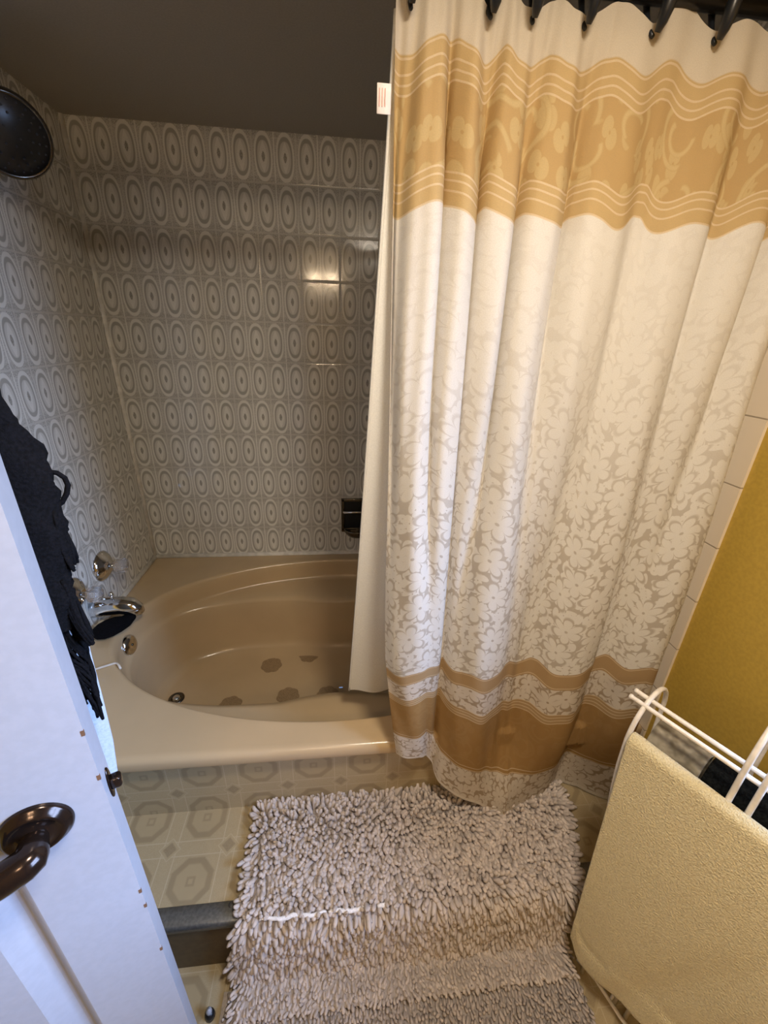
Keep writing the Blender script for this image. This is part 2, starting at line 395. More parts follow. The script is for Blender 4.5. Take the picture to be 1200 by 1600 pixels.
rings.append(rectring(0.045, -0.042)); rings.append(rectring(0.004, -0.042)); rings.append(rectring(0.0, -0.036)); rings.append(rectring(0.0, -0.014))
rings.append(rectring(0.004, -0.004)); rings.append(rectring(0.014, 0.0)); rings.append(rectring(0.024, 0.0005))
def ell(k, z, kb=None): return [(cxT+aT*k*math.cos(t), cyT+bT*(kb or k)*math.sin(t), z) for t in ths]
rings.append(ell(1.03, 0.001)); rings.append(ell(1.012, 0.003)); rings.append(ell(1.0, 0.002)); rings.append(ell(0.990, -0.006)); rings.append(ell(0.982, -0.03)); rings.append(ell(0.975, -0.075))
def hour(k, kx, z, sh=0.0):
    return [(cxT+aT*kx*math.cos(t), cyT+(bT*math.sin(t)*fl_(abs(math.sin(t)))*k-sh*math.copysign(ssm(abs(math.sin(t))*2), math.sin(t))), z) for t in ths]
def lerp(a, b_, f): return [tuple(p[i]*(1-f)+q[i]*f for i in range(3)) for p, q in zip(a, b_)]
L0 = ell(0.970, -0.088); L1 = hour(1.0, 0.962, -0.098)
for f in (0.0, 0.15, 0.5, 0.85): rings.append(lerp(L0, L1, f))
rings.append(hour(0.99, 0.955, -0.102)); rings.append(hour(0.975, 0.95, -0.112)); rings.append(hour(0.965, 0.94, -0.16)); rings.append(hour(0.955, 0.925, -0.26)); rings.append(hour(0.94, 0.91, -0.32))
rings.append(hour(0.915, 0.895, -0.343)); rings.append(hour(0.87, 0.86, -0.353)); rings.append(hour(0.6, 0.6, -0.356)); rings.append(hour(0.3, 0.3, -0.358)); rings.append(hour(0.01, 0.01, -0.359))
ob = MB().grid(rings, closev=True).build('tub_shell', M['tub'], tub, smooth=True)
# overflow plate on the inner left end
ov = Vector((0.108, -0.558, -0.068)); 
MB().lathe([(0.0, 0.014), (0.015, 0.0135), (0.031, 0.011), (0.038, 0.005), (0.040, 0.0), (0.040, -0.01)], ov, (1, -0.12, 0.18), 32).build('overflow_plate', M['chrome'], tub, True)
MB().lathe([(0.0, 0.004), (0.004, 0.0035), (0.005, 0.0)], ov+Vector((0.0125, -0.001, 0.004)), (1, -0.12, 0.18), 16).build('overflow_screw', M['dark_chrome'], tub, True)
dr = (0.232, -0.555, -0.352)
MB().lathe([(0.0, -0.003), (0.014, -0.003), (0.017, 0.002), (0.024, 0.004), (0.030, 0.002), (0.031, -0.004)], dr, (0, 0, 1), 32).build('drain_ring', M['dark_chrome'], tub, True)
MB().lathe([(0.0, 0.010), (0.010, 0.0095), (0.015, 0.006), (0.014, 0.0), (0.006, -0.002)], dr, (0, 0, 1), 24).build('drain_plug', M['chrome'], tub, True)
# non-slip flower decals
DEC = [(0.587, -0.39, 'tan flower sticker on the tub floor, left one of the far pair'), (0.752, -0.338, 'tan flower sticker on the tub floor farthest from the drain, by the back ledge'),
       (0.455, -0.602, 'tan flower sticker on the tub floor nearest the drain'), (0.68, -0.572, 'tan flower sticker on the tub floor, middle of the near row'), (0.845, -0.577, 'tan flower sticker half hidden behind the near tub ledge by the liner')]
dsh = []
N = 72
for k in range(N):
    th = 2*PI*k/N; r = 0.042*(1+0.13*abs(math.cos(3.5*th))); dsh.append((r*math.cos(th), r*math.sin(th)))
dec0 = None
for x, y, lab in DEC:
    if dec0 is None:
        mb = MB(); mb.add([(p, q, 0) for p, q in dsh]+[(p*0.98, q*0.98, 0.0012) for p, q in dsh], [tuple(range(N, 2*N))]+[(k, (k+1) % N, N+(k+1) % N, N+k) for k in range(N)])
        o = mb.build('flower_sticker', M['decal'], origin=(0, 0, 0)); dec0 = o
    else: o = dec0.copy(); sc.collection.objects.link(o)
    o.location = (x, y, -0.3565+Z0); o.rotation_euler = (0, 0, x*9); tag(o, lab, 'sticker', 'flower shaped stickers on the tub floor')

# ---------------------------------------------------------------- soap dish
sd = thing('soap_dish', (0.99, -0.01, 0.11), 'recessed metal soap dish with a bar in the back tile wall', 'soap dish')
x0, x1, z0, z1 = 0.912, 1.067, 0.113, 0.300
mb = MB(); mb.box(x0, x0+0.016, -0.010, 0.004, z0+0.02, z1).box(x1-0.016, x1, -0.010, 0.004, z0+0.02, z1).box(x0, x1, -0.010, 0.004, z1-0.016, z1).box(x0, x1, -0.010, 0.004, z0+0.01, z0+0.03)
bevel(mb.build('frame', M['dark_chrome'], sd), 0.003)
mb = MB(); mb.box(x0+0.014, x1-0.014, -0.006, -0.003, z0+0.02, z1-0.014); mb.build('recess_back', M['black_plastic'], sd)
MB().tube([(x0+0.012, -0.030, z1-0.062), (x1-0.012, -0.030, z1-0.062)], 0.0055, 14).tube([(x0+0.012, -0.005, z1-0.062), (x0+0.012, -0.032, z1-0.062)], 0.004, 8).tube([(x1-0.012, -0.005, z1-0.062), (x1-0.012, -0.032, z1-0.062)], 0.004, 8).build('grab_bar', M['chrome'], sd, True)
P = []
for r_, zz in ((0.0, 0.014), (0.5, 0.014), (0.85, 0.018), (0.97, 0.030), (1.0, 0.034), (1.02, 0.030), (0.95, 0.012), (0.75, -0.004), (0.3, -0.008), (0.0, -0.008)):
    P.append([(0.99+0.066*r_*math.cos(t), -0.008-0.062*r_*max(0, math.sin(t)), z0+zz) for t in np.linspace(0, PI, 28)])
MB().grid(P).build('tray', M['dark_chrome'], sd, True)

# ---------------------------------------------------------------- taps, spout, shower
def tap(y, label):
    t = thing('bath_tap', (0, y, 0.142), label, 'tap', 'bath taps on the left wall')
    o = Vector((0, y, 0.194))
    MB().lathe([(0.0, 0.030), (0.022, 0.029), (0.032, 0.024), (0.048, 0.015), (0.058, 0.006), (0.060, 0.0), (0.060, -0.002)], o, (1, 0, 0), 36).build('escutcheon', M['chrome'], t, True)
    MB().lathe([(0.009, 0.028), (0.009, 0.045), (0.0, 0.045)], o, (1, 0, 0), 16).build('stem', M['chrome'], t, True)
    P = []
    for r_, h in ((0.0, 0.042), (0.012, 0.042), (0.016, 0.046), (0.024, 0.052), (0.027, 0.060), (0.027, 0.078), (0.023, 0.086), (0.012, 0.089), (0.0, 0.089)):
        P.append([(h, y+r_*(1+0.07*math.cos(8*a))*math.cos(a), 0.194+r_*(1+0.07*math.cos(8*a))*math.sin(a)) for a in np.linspace(0, 2*PI, 48, endpoint=False)])
    MB().grid(P, closev=True).build('handle', M['acrylic'], t, True)
tap(-0.412, 'clear acrylic and chrome tap nearer the tiled corner')
tap(-0.602, 'clear acrylic and chrome tap beside the black fringed scarf')
sp = thing('tub_spout', (0, -0.515, 0.04), 'chrome tub spout on the left wall above the tub deck', 'spout')
MB().tube([(-0.001, -0.520, 0.082), (0.02, -0.519, 0.083), (0.05, -0.517, 0.083), (0.09, -0.512, 0.082), (0.12, -0.508, 0.074), (0.138, -0.506, 0.058), (0.142, -0.505, 0.042)], [0.040, 0.037, 0.034, 0.033, 0.033, 0.028, 0.022], 20).build('spout_body', M['chrome'], sp, True)
MB().tube([(0.066, -0.515, 0.110), (0.066, -0.515, 0.130)], 0.004, 10).tube([(0.066, -0.515, 0.130), (0.066, -0.515, 0.140)], [0.0085, 0.007], 12).build('diverter_knob', M['chrome'], sp, True)
# black mitt hung at the spout
pts = [(0.128, -0.507, 0.050), (0.122, -0.520, 0.040), (0.108, -0.538, 0.030), (0.088, -0.556, 0.030), (0.066, -0.574, 0.028), (0.046, -0.590, 0.026), (0.030, -0.602, 0.024), (0.022, -0.606, 0.020)]
ob = MB().tube(pts, [0.010, 0.022, 0.030, 0.040, 0.043, 0.039, 0.027, 0.006], 20, flat=0.55).build('bath_mitt', M['black_cloth'], smooth=True)
tag(ob, 'black bath mitt drooping under the chrome spout onto the tub deck', 'bath mitt')
# shower head
hc = Vector((0.125, -0.520, 1.452)); hn = Vector((0.62, -0.62, -0.48)).normalized()
sh = thing('shower', (0.05, -0.55, 1.35), 'large round dark chrome shower head high on the left wall', 'shower head')
MB().lathe([(0.0, 0.004), (0.079, 0.004), (0.081, 0.001)], hc, hn, 64).build('face', M['glass_dark'], sh, True)
MB().lathe([(0.079, 0.006), (0.083, 0.009), (0.088, 0.004), (0.089, -0.006), (0.083, -0.014), (0.06, -0.024), (0.035, -0.045), (0.022, -0.06), (0.016, -0.075), (0.0, -0.08)], hc, hn, 64).build('rim', M['dark_chrome'], sh, True)
mb = MB(); a_ = hn.cross(Vector((0, 0, 1))).normalized(); b_ = hn.cross(a_)
for rr, n in ((0.02, 6), (0.045, 12), (0.058, 18), (0.071, 24)):
    for k in range(n):
        o = hc+(a_*math.cos(2*PI*k/n)+b_*math.sin(2*PI*k/n))*rr+hn*0.004; mb.lathe([(0.003, 0.0), (0.0024, 0.003), (0.0, 0.0035)], o, hn, 6)
mb.build('nozzles', M['grey_rubber'], sh, True)
be = hc-hn*0.075
MB().tube([be, be-hn*0.02, (0.045, -0.475, 1.515), (0.02, -0.47, 1.525), (-0.002, -0.47, 1.528)], 0.0105, 14).build('arm', M['dark_chrome'], sh, True)
MB().lathe([(0.0, 0.012), (0.018, 0.011), (0.030, 0.003), (0.032, 0.0)], (0, -0.47, 1.528), (1, 0, 0), 28).build('wall_flange', M['dark_chrome'], sh, True)
# little white wire on the deck
wr = [(0.09, -0.762, 0.005), (0.118, -0.748, 0.006), (0.150, -0.733, 0.006), (0.160, -0.733, 0.006), (0.170, -0.742, 0.006), (0.182, -0.757, 0.005)]
tag(MB().tube(wr, 0.0035, 8).build('bent_wire', M['white_wire'], smooth=True), 'thin bent white wire lying on the tub deck by the door', 'wire')

# ---------------------------------------------------------------- shower curtain
HX = [1.008, 1.118, 1.180, 1.256, 1.358, 1.458, 1.565, 1.655, 1.728]
def ztop(x):
    # sags at every hook, crests between them
    d = min(abs(x-h) for h in HX); k = ssm(d/0.045)
    return 1.463+(0.020+0.006*math.sin(x*23+1))*k
PK_T = ([0.975, 1.045, 1.10, 1.163, 1.235, 1.335, 1.500, 1.612, 1.700, 1.80], [-0.7, 0, 1, 2, 3, 4, 5, 6, 7, 8.1])
PK_B = ([0.98, 1.08, 1.24, 1.49, 1.69, 1.80], [-0.5, 0, 1, 2, 3, 3.6])
def fold(x, k, lo):
    cx_, cy_ = (PK_B if lo else PK_T); ph = 2*PI*np.interp(x, cx_, cy_)
    w_ = 1.0-0.35*(x > 1.3)
    return math.cos(ph), math.sin(ph)
HEMX = [0.985, 1.045, 1.10, 1.19, 1.32, 1.385, 1.476, 1.60, 1.665, 1.72, 1.80]
HEMZ = [0.03, 0.012, -0.005, -0.14, -0.262, -0.268, -0.272, -0.279, -0.279, -0.279, -0.279]
HEMY = [-1.100, -1.102, -1.108, -1.118, -1.130, -1.160, -1.105, -1.058, -1.070, -1.12, -1.12]
LEN = 1.74
NU, NV = 380, 240
P = []; UV = []
for j in range(NV):
    v = LEN*j/(NV-1); row = []
    for i in range(NU):
        s = i/(NU-1); x = 0.988+0.757*s; zt = ztop(x)
        tt = v/LEN; lo = ssm((v-0.35)/0.8)
        drift = 0.068*(1-s)**3*tt**1.6
        xb = x+drift
        zh = float(np.interp(xb, HEMX, HEMZ)); yh = float(np.interp(xb, HEMX, HEMY))
        if v < 1.15: z = zt-v*(1.463-0.308)/1.15 if v > 0.15 else zt-v*((1.463-0.308)/1.15)
        else:
            q = (v-1.15)/(LEN-1.15); z1_ = zt-1.155; z = z1_+(zh-z1_)*(q**1.06)
        a1, b1 = fold(x, 0, False); a2, b2 = fold(xb, 0, True)
        amp = (0.010+0.012*ssm(v/0.3))*(1-lo*0.85); ampb = 0.030*lo
        if x > 1.3: amp *= 0.75
        pin = ssm(v/0.10)*0.75+0.25
        dy = -(a1*amp*pin+a2*ampb)-0.012*lo
        dx = (b1*amp*0.55*pin+b2*ampb*0.45)
        fine = 0.0025*math.sin(x*260+v*5)*(1-lo)*ssm((1.4-x)/0.3)+0.002*math.sin(x*120-v*9)
        y = -1.10+dy+fine
        yb_ = ssm((0.05-z)/0.3); y = y*(1-yb_)+(yh+dy*0.30)*yb_
        if -0.06 < z < 0.02: y = min(y, -1.0965)
        if z < -0.04: y = min(y, -1.056)
        if z < -0.2 and xb > 1.18: z = max(z, -0.281)
        row.append((xb+dx*(0.4+0.6*min(1, v/0.2)), y, z)); UV.append((s*0.98, v))
    P.append(row)
cur = thing('shower_curtain', (1.39, -1.1, -0.28), 'white and gold patterned fabric shower curtain hung from black hooks', 'shower curtain')
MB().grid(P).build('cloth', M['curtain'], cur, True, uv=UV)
mb = MB(); mb.box(0.964, 0.984, -1.112, -1.1105, 1.332, 1.366); o = bevel(mb.build('care_label', M['paper'], cur), 0.0006, 1); o['label'] = 'small white sewn-in label'
for k in range(3): MB().box(0.967+0.004*k, 0.9682+0.004*k, -1.1132, -1.1126, 1.340, 1.360).build('label_print', M['red'], o)
# liner hanging inside the tub
P = []; NU, NV = 120, 80
for j in range(NV):
    v = j/(NV-1); row = []
    for i in range(NU):
        s = i/(NU-1)
        z = 1.455*(1-v)+0.035*v
        xl = float(np.interp(z, [0.0, 0.4, 0.9, 1.3, 1.46], [0.925, 0.945, 0.968, 0.985, 0.99]))
        x = xl+(1.785-xl)*s; y = -1.085+0.145*v+0.008*math.sin(s*38+v*1.5)*(0.4+0.6*v)+0.004*math.sin(s*11+v*7)
        row.append((x, y, z+0.002*math.sin(s*40)))
    P.append(row)
ln = thing('curtain_liner', (1.35, -0.95, 0.03), 'plain white curtain liner hanging inside the tub behind the patterned curtain', 'curtain liner')
MB().grid(P).build('liner_cloth', M['liner'], ln, True)
hem = [[(P[j][0][0]-0.001, P[j][0][1]+dy_, P[j][0][2]) for dy_ in (-0.002, 0.002)] for j in range(NV)]
mb = MB().tube([(P[j][0][0], P[j][0][1], P[j][0][2]) for j in range(NV)], 0.0028, 8); mb.build('side_hem', M['liner'], ln, True)
# rod and hooks
rod = thing('curtain_rod', (0.9, -1.1, 1.498), 'dark curtain rod across the tub alcove under the ceiling', 'curtain rod')
MB().tube([(0.004, -1.1, 1.498), (W-0.012, -1.1, 1.498)], 0.016, 18).build('rod', M['rod'], rod, True)
for x_, d_ in ((0.0, 1), (W-0.008, -1)): MB().lathe([(0.0, 0.016), (0.018, 0.015), (0.028, 0.006), (0.030, 0.0)], (x_, -1.1, 1.498), (d_, 0, 0), 24).build('end_flange', M['rod'], rod, True)
hk0 = None
hp = []
for k in range(25):
    a = math.radians(-70+k*330/24*0.9); hp.append((0.004*math.sin(a), 0.027*math.cos(a)*-1.0, 0.030*math.sin(a)))
HN = ['leftmost black curtain hook, at the curtain edge', 'black curtain hook, second from the curtain left edge', 'black curtain hook, third from the left edge over the closest pleats', 'black curtain hook, fourth from the left, at the edge of the narrow pleats',
      'black curtain hook, fifth from the left above the wide scroll panel', 'black curtain hook near the upper right, with a long dark prong', 'black curtain hook closest to the right wall edge of view', 'black curtain hook just past the right edge of view', 'black curtain hook beside the right alcove wall']
hook_pts = [(0, -0.017, -0.052), (0, -0.022, -0.044), (0, -0.027, -0.032), (0, -0.031, -0.016), (0, -0.030, 0.002), (0, -0.023, 0.018), (0, -0.009, 0.026), (0, 0.008, 0.026), (0, 0.020, 0.017), (0, 0.023, 0.002), (0, 0.014, -0.020), (0, 0.004, -0.040), (0, -0.008, -0.052)]
for i, x in enumerate(HX):
    if i == 0:
        o = MB().tube(hook_pts, [0.004, 0.007, 0.009, 0.0095, 0.009, 0.008, 0.007, 0.006, 0.005, 0.005, 0.004, 0.0035, 0.003], 10).build('curtain_hook', M['black_plastic'], smooth=True, origin=(0, 0, 0)); hk0 = o
    else: o = hk0.copy(); sc.collection.objects.link(o)
    o.location = (x, -1.1, 1.498+Z0); o.rotation_euler = (0, 0, 0.12*math.sin(i*2.1)); tag(o, HN[i], 'curtain hook', 'black hooks along the curtain rod')

# ---------------------------------------------------------------- door
DN = Vector((0.615, -1.521, 0)); DE = Vector((-0.924, -0.382, 0)).normalized(); DO = Vector((-0.382, 0.924, 0)).normalized()
def D(d, off, z): p = DN+DE*d+DO*off; return (p.x, p.y, z)
door = thing('door_1', (DN.x, DN.y, FL), 'white panelled bathroom door standing open with dark bronze lever', 'door')
door['kind'] = 'structure'
Wd, Hz, Bz = 0.70, 1.53, FL+0.012
# slab with moulded panels: grid of depths over the face
def panel_depth(d, z):
    dep = 0.0
    for (d0, d1, a, b_) in ((0.102, 0.598, -0.28, 0.438), (0.102, 0.598, 0.60, 1.38)):
        m_ = min(d-d0, d1-d, z-a, b_-z)
        if m_ > 0:
            if m_ < 0.016: dep = 0.015*ssm(m_/0.016)
            elif m_ < 0.020: dep = 0.015
            elif m_ < 0.050: dep = 0.015-0.013*((m_-0.020)/0.030)
            else: dep = 0.002
    return dep
ds = sorted(set(list(np.linspace(0.0, 0.099, 4))+list(np.linspace(0.1005, 0.17, 40))+list(np.linspace(0.18, 0.53, 8))+list(np.linspace(0.53, 0.60, 34))+[0.65, Wd]))
zs = sorted(set([Bz]+list(np.linspace(-0.45, -0.30, 4))+list(np.linspace(-0.285, -0.22, 26))+list(np.linspace(-0.15, 0.34, 8))+list(np.linspace(0.37, 0.442, 34))+[0.5]+list(np.linspace(0.595, 0.66, 26))+[0.9, 1.2]+list(np.linspace(1.32, 1.385, 26))+[Hz]))
mb = MB()
P = [[D(d, panel_depth(d, z), z) for d in ds] for z in zs]; mb.grid(P)
nv = len(ds)
Pb = [[D(d, 0.04, z) for d in (0.0, Wd)] for z in (Bz, Hz)]; mb.grid(Pb)
mb.add([D(0, 0, Bz), D(0, 0.04, Bz), D(0, 0.04, Hz), D(0, 0, Hz)], [(0, 1, 2, 3)]); mb.add([D(Wd, 0, Bz), D(Wd, 0.04, Bz), D(Wd, 0.04, Hz), D(Wd, 0, Hz)], [(3, 2, 1, 0)])
mb.add([D(0, 0, Hz), D(0, 0.04, Hz), D(Wd, 0.04, Hz), D(Wd, 0, Hz)], [(0, 1, 2, 3)]); mb.add([D(0, 0, Bz), D(0, 0.04, Bz), D(Wd, 0.04, Bz), D(Wd, 0, Bz)], [(3, 2, 1, 0)])
mb.build('door_slab', M['door'], door)
# handle
hcn = Vector(D(0.070, 0, 0.505)); nO = -DO
lv = MB().lathe([(0.0, 0.016), (0.012, 0.016), (0.017, 0.013), (0.024, 0.0115), (0.026, 0.013), (0.029, 0.012), (0.031, 0.008), (0.034, 0.006), (0.036, 0.003), (0.036, -0.001)], hcn, nO, 48).build('handle_rose', M['bronze'], door, True)
hp = []; hr = []
for k in range(26):
    q = k/25
    if q < 0.25: u_ = q/0.25; dd = 0.070; oo = 0.012+0.026*u_; zz = 0.505; r = 0.0135+0.004*u_
    else:
        u_ = (q-0.25)/0.75; dd = 0.070+0.105*u_; oo = 0.038+0.006*math.sin(u_*PI); zz = 0.505-0.012*math.sin(u_*PI*1.0)+0.010*u_; r = 0.0175-0.006*u_+0.002*math.sin(u_*PI)
    hp.append(D(dd, -oo, zz)); hr.append(r)
MB().tube(hp, hr, 18).build('lever', M['bronze'], door, True)
# latch
mb = MB()
def dbox(mb, d0, d1, o0, o1, z0, z1):
    c = [D(d, o, z) for z in (z0, z1) for o in (o0, o1) for d in (d0, d1)]
    return mb.add(c, [(0, 2, 3, 1), (4, 5, 7, 6), (0, 1, 5, 4), (2, 6, 7, 3), (0, 4, 6, 2), (1, 3, 7, 5)])
pc = Vector(D(0, 0.024, 0.503))
LP = []
for h, sc_ in ((-0.0005, 1.0), (0.0015, 1.0), (0.002, 0.93)):
    LP.append([tuple(pc-DE*h+DO*(0.009*sc_*math.cos(t))+Vector((0, 0, 0.026*sc_*math.sin(t)))) for t in np.linspace(0, 2*PI, 28, endpoint=False)])
LP.append([tuple(pc-DE*0.002)]*28)
MB().grid(LP, closev=True).build('latch_plate', M['bronze'], door, True)
mb = MB(); dbox(mb, -0.014, 0.0, 0.017, 0.031, 0.494, 0.512); o = bevel(mb.build('latch_bolt', M['bronze'], door), 0.004)
for z, dd in ((0.30, 0.0), (0.262, 0.001), (0.135, 0.001), (0.62, 0.0), (0.545, 0.0)):
    mb = MB(); dbox(mb, -0.0004, 0.003, -0.0004, 0.002, z-0.004, z+0.004); mb.build('paint_chip', M['chip'], door)
for z in (-0.2, 0.5, 1.3): MB().tube([D(Wd+0.004, -0.004, z-0.045), D(Wd+0.004, -0.004, z+0.045)], 0.006, 10).build('hinge', M['bronze'], door, True)
for d in (0.06, 0.16):
    MB().tube([D(d, 0.040, 1.12), D(d, 0.075, 1.115), D(d, 0.085, 1.135), D(d, 0.084, 1.15)], 0.004, 8).build('coat_hook', M['bronze'], door, True)

# white cloth hanging behind the door
cl_t = [(0.78, -0.006), (0.755, -0.0157), (0.694, -0.0152), (0.632, -0.0124), (0.571, -0.0105), (0.481, -0.0065), (0.40, 0.002), (0.385, 0.008)]
zz_ = [a for a, _ in cl_t][::-1]; dd_ = [b+0.010 for _, b in cl_t][::-1]
P = []
for z in np.linspace(0.385, 1.115, 46):
    e0 = float(np.interp(z, zz_, dd_)) if z < 0.78 else -0.006+0.062*(z-0.78)/0.335
    e1 = 0.20-0.09*ssm((z-0.8)/0.32)
    ring = []
    for k in range(40):
        a = 2*PI*k/40; dm = (e0+e1)/2; hw = (e1-e0)/2
        dd = dm-hw*math.cos(a); off = 0.112+0.014*math.sin(a)+0.005*math.sin(dd*110+z*4)*abs(math.sin(a))
        ring.append(D(dd, off, z))
    P.append(ring)
mb = MB().grid(P, closev=True); n0 = 0; mb.f.append(tuple(range(40))); mb.f.append(tuple(45*40+k for k in range(40))[::-1])
tag(mb.build('bath_towel', M['white_cloth'], smooth=True), 'white towel hanging on the back of the open door behind the black scarf', 'towel')
# black fringed scarf
sc_t = [(1.115, 0.05), (1.04, 0.012), (0.984, -0.001), (0.962, -0.010), (0.928, -0.0225), (0.892, -0.0255), (0.83, -0.021), (0.80, -0.017), (0.784, -0.010), (0.757, -0.0135), (0.73, -0.006), (0.70, 0.010)]
zz_ = [a for a, _ in sc_t][::-1]; dd_ = [b-0.002 for _, b in sc_t][::-1]
P = []; zl = np.linspace(0.715, 1.13, 60)
for z in zl:
    e0 = float(np.interp(z, zz_, dd_)); e1 = 0.12-0.03*ssm((z-0.95)/0.15)
    ring = []
    for k in range(36):
        a = 2*PI*k/36; dm = (e0+e1)/2; hw = (e1-e0)/2
        w_ = 1+0.05*math.sin(z*90+k)+0.04*math.sin(z*210+k*2.3)
        ring.append(D(dm-hw*math.cos(a)*w_, 0.066+0.018*math.sin(a)*w_, z+0.004*math.sin(k*1.7)))
    P.append(ring)
scf = thing('fringed_scarf', D(0.05, 0.066, 0.58), 'black fringed knit scarf hanging on the back of the open door', 'scarf')
mb = MB().grid(P, closev=True); mb.f.append(tuple(range(36))); mb.f.append(tuple(59*36+k for k in range(36))[::-1])
mb.build('scarf_body', M['black_cloth'], scf, True)
mb = MB()
def strand(pts, r=0.0019):
    mb.tube(pts, r, 5)
for k in range(40):      # long fringe narrowing to a knotted tail
    q = random.random(); d0 = -0.014+0.09*q; zt = 0.80-0.05*random.random(); ln_ = 0.56+0.05*random.random()+0.03*q
    d1 = -0.010+0.020*random.random(); ph = random.random()*6
    pts = []
    for t_ in np.linspace(0, 1, 14):
        z = zt+(ln_-zt)*t_
        bnd = -0.013+0.010*t_
        dd = max(bnd, d0*(1-t_)**1.3+d1*(1-(1-t_)**1.3)+0.004*math.sin(t_*11+ph))
        pts.append(D(dd, 0.078+0.008*math.sin(ph+t_*5), z))
    strand(pts)
for k in range(16):      # short tuft hanging off the side
    z0_ = 0.775+0.01*random.random(); ph = random.random()*6
    pts = [D(-0.008-0.012*t_+0.002*math.sin(ph+t_*5)+0.001*k*0.5, 0.070+0.01*math.sin(ph), z0_-0.085*t_) for t_ in np.linspace(0, 1, 7)]
    strand(pts, 0.002)
for k in range(10):
    z0_ = 0.86+0.01*random.random(); ph = random.random()*6
    pts = [D(-0.018-0.004*t_+0.003*math.sin(ph+t_*4), 0.070+0.01*math.sin(ph), z0_-0.07*t_) for t_ in np.linspace(0, 1, 7)]
    strand(pts, 0.002)
lp = [D(-0.010, 0.07, 0.903), D(-0.022, 0.07, 0.905), D(-0.031, 0.07, 0.902), D(-0.036, 0.07, 0.896), D(-0.037, 0.07, 0.888), D(-0.034, 0.07, 0.879), D(-0.028, 0.07, 0.870), D(-0.010, 0.07, 0.858)]
strand(lp, 0.0028)
mb.build('fringe', M['black_cloth'], scf, True)['kind'] = 'stuff'

# ---------------------------------------------------------------- bath mats
def strands_mesh(roots, dirs, lens, rad, n=5):
    N = len(roots); up = np.array([0.31, 0.17, 0.93]); a = np.cross(dirs, up); a /= np.linalg.norm(a, axis=1)[:, None]; b_ = np.cross(dirs, a)
    R_ = [0.55, 1.0, 1.05, 0.95, 0.45]; T_ = [0.0, 0.2, 0.55, 0.85, 1.0]
    bend = rng.normal(0, 0.14, (N, 3)); vs = np.zeros((N, 5*n, 3))
    for i, (rr, tt) in enumerate(zip(R_, T_)):
        c = roots+dirs*(lens*tt)[:, None]+bend*(lens*tt*tt)[:, None]
        for k in range(n):
            th = 2*PI*k/n; vs[:, i*n+k] = c+(a*math.cos(th)+b_*math.sin(th))*(rad*rr)[:, None]
    f1 = []
    for i in range(4):
        for k in range(n): f1.append((i*n+k, i*n+(k+1) % n, (i+1)*n+(k+1) % n, (i+1)*n+k))
    f1 = np.array(f1); F = (f1[None]+(np.arange(N)*5*n)[:, None, None]).reshape(-1, 4)
    cap = np.array([4*n+k for k in range(n)])[None]+(np.arange(N)*5*n)[:, None]
    mb = MB(); mb.v = [tuple(p) for p in vs.reshape(-1, 3)]; mb.f = [tuple(q) for q in F.tolist()]+[tuple(q) for q in cap.tolist()]; return mb
def smooth_noise(x, y, seed, f):
    r = np.random.RandomState(seed); s = 0
    for k in range(5):
        a, b_, c = r.uniform(-1, 1), r.uniform(-1, 1), r.uniform(0, 6); s = s+np.sin((a*x+b_*y)*f*(1+0.6*k)+c)
    return s/5
# upper mat profile: tread, over the nosing, down the riser, tail on the floor
prof = [(-1.050, -0.279), (-1.15, -0.279), (-1.29, -0.277), (-1.322, -0.275), (-1.334, -0.284), (-1.338, -0.31), (-1.342, -0.40), (-1.348, -0.455), (-1.360, -0.474), (-1.385, -0.478), (-1.43, -0.478)]
prof = np.array(prof); seg = np.r_[0, np.cumsum(np.linalg.norm(np.diff(prof, axis=0), axis=1))]; TL = seg[-1]
def pp_(s): return np.interp(s, seg, prof[:, 0]), np.interp(s, seg, prof[:, 1])
def edges(s):
    q = s/TL
    xl = np.interp(s, [0, 0.27, 0.40, TL], [0.658, 0.652, 0.635, 0.628]); xr = np.interp(s, [0, 0.12, 0.27, 0.45, TL], [1.585, 1.575, 1.515, 1.50, 1.49]); return xl, xr
mat = thing('bath_mat', (1.08, -1.2, -0.284), 'taupe shaggy chenille bath mat draped over the step edge', 'bath mat')
P = []
for s in np.linspace(0, TL, 60):
    y, z = pp_(s); xl, xr = edges(s); P.append([(xl+0.008+(xr-xl-0.016)*k/39, y, z) for k in range(40)])
ob = MB().grid(P).build('backing', M['mat_back'], mat, True); so = ob.modifiers.new('solid', 'SOLIDIFY'); so.thickness = 0.004
sp_ = 0.0098; R0 = []; D0 = []; L0_ = []
nrow = int(TL/sp_)
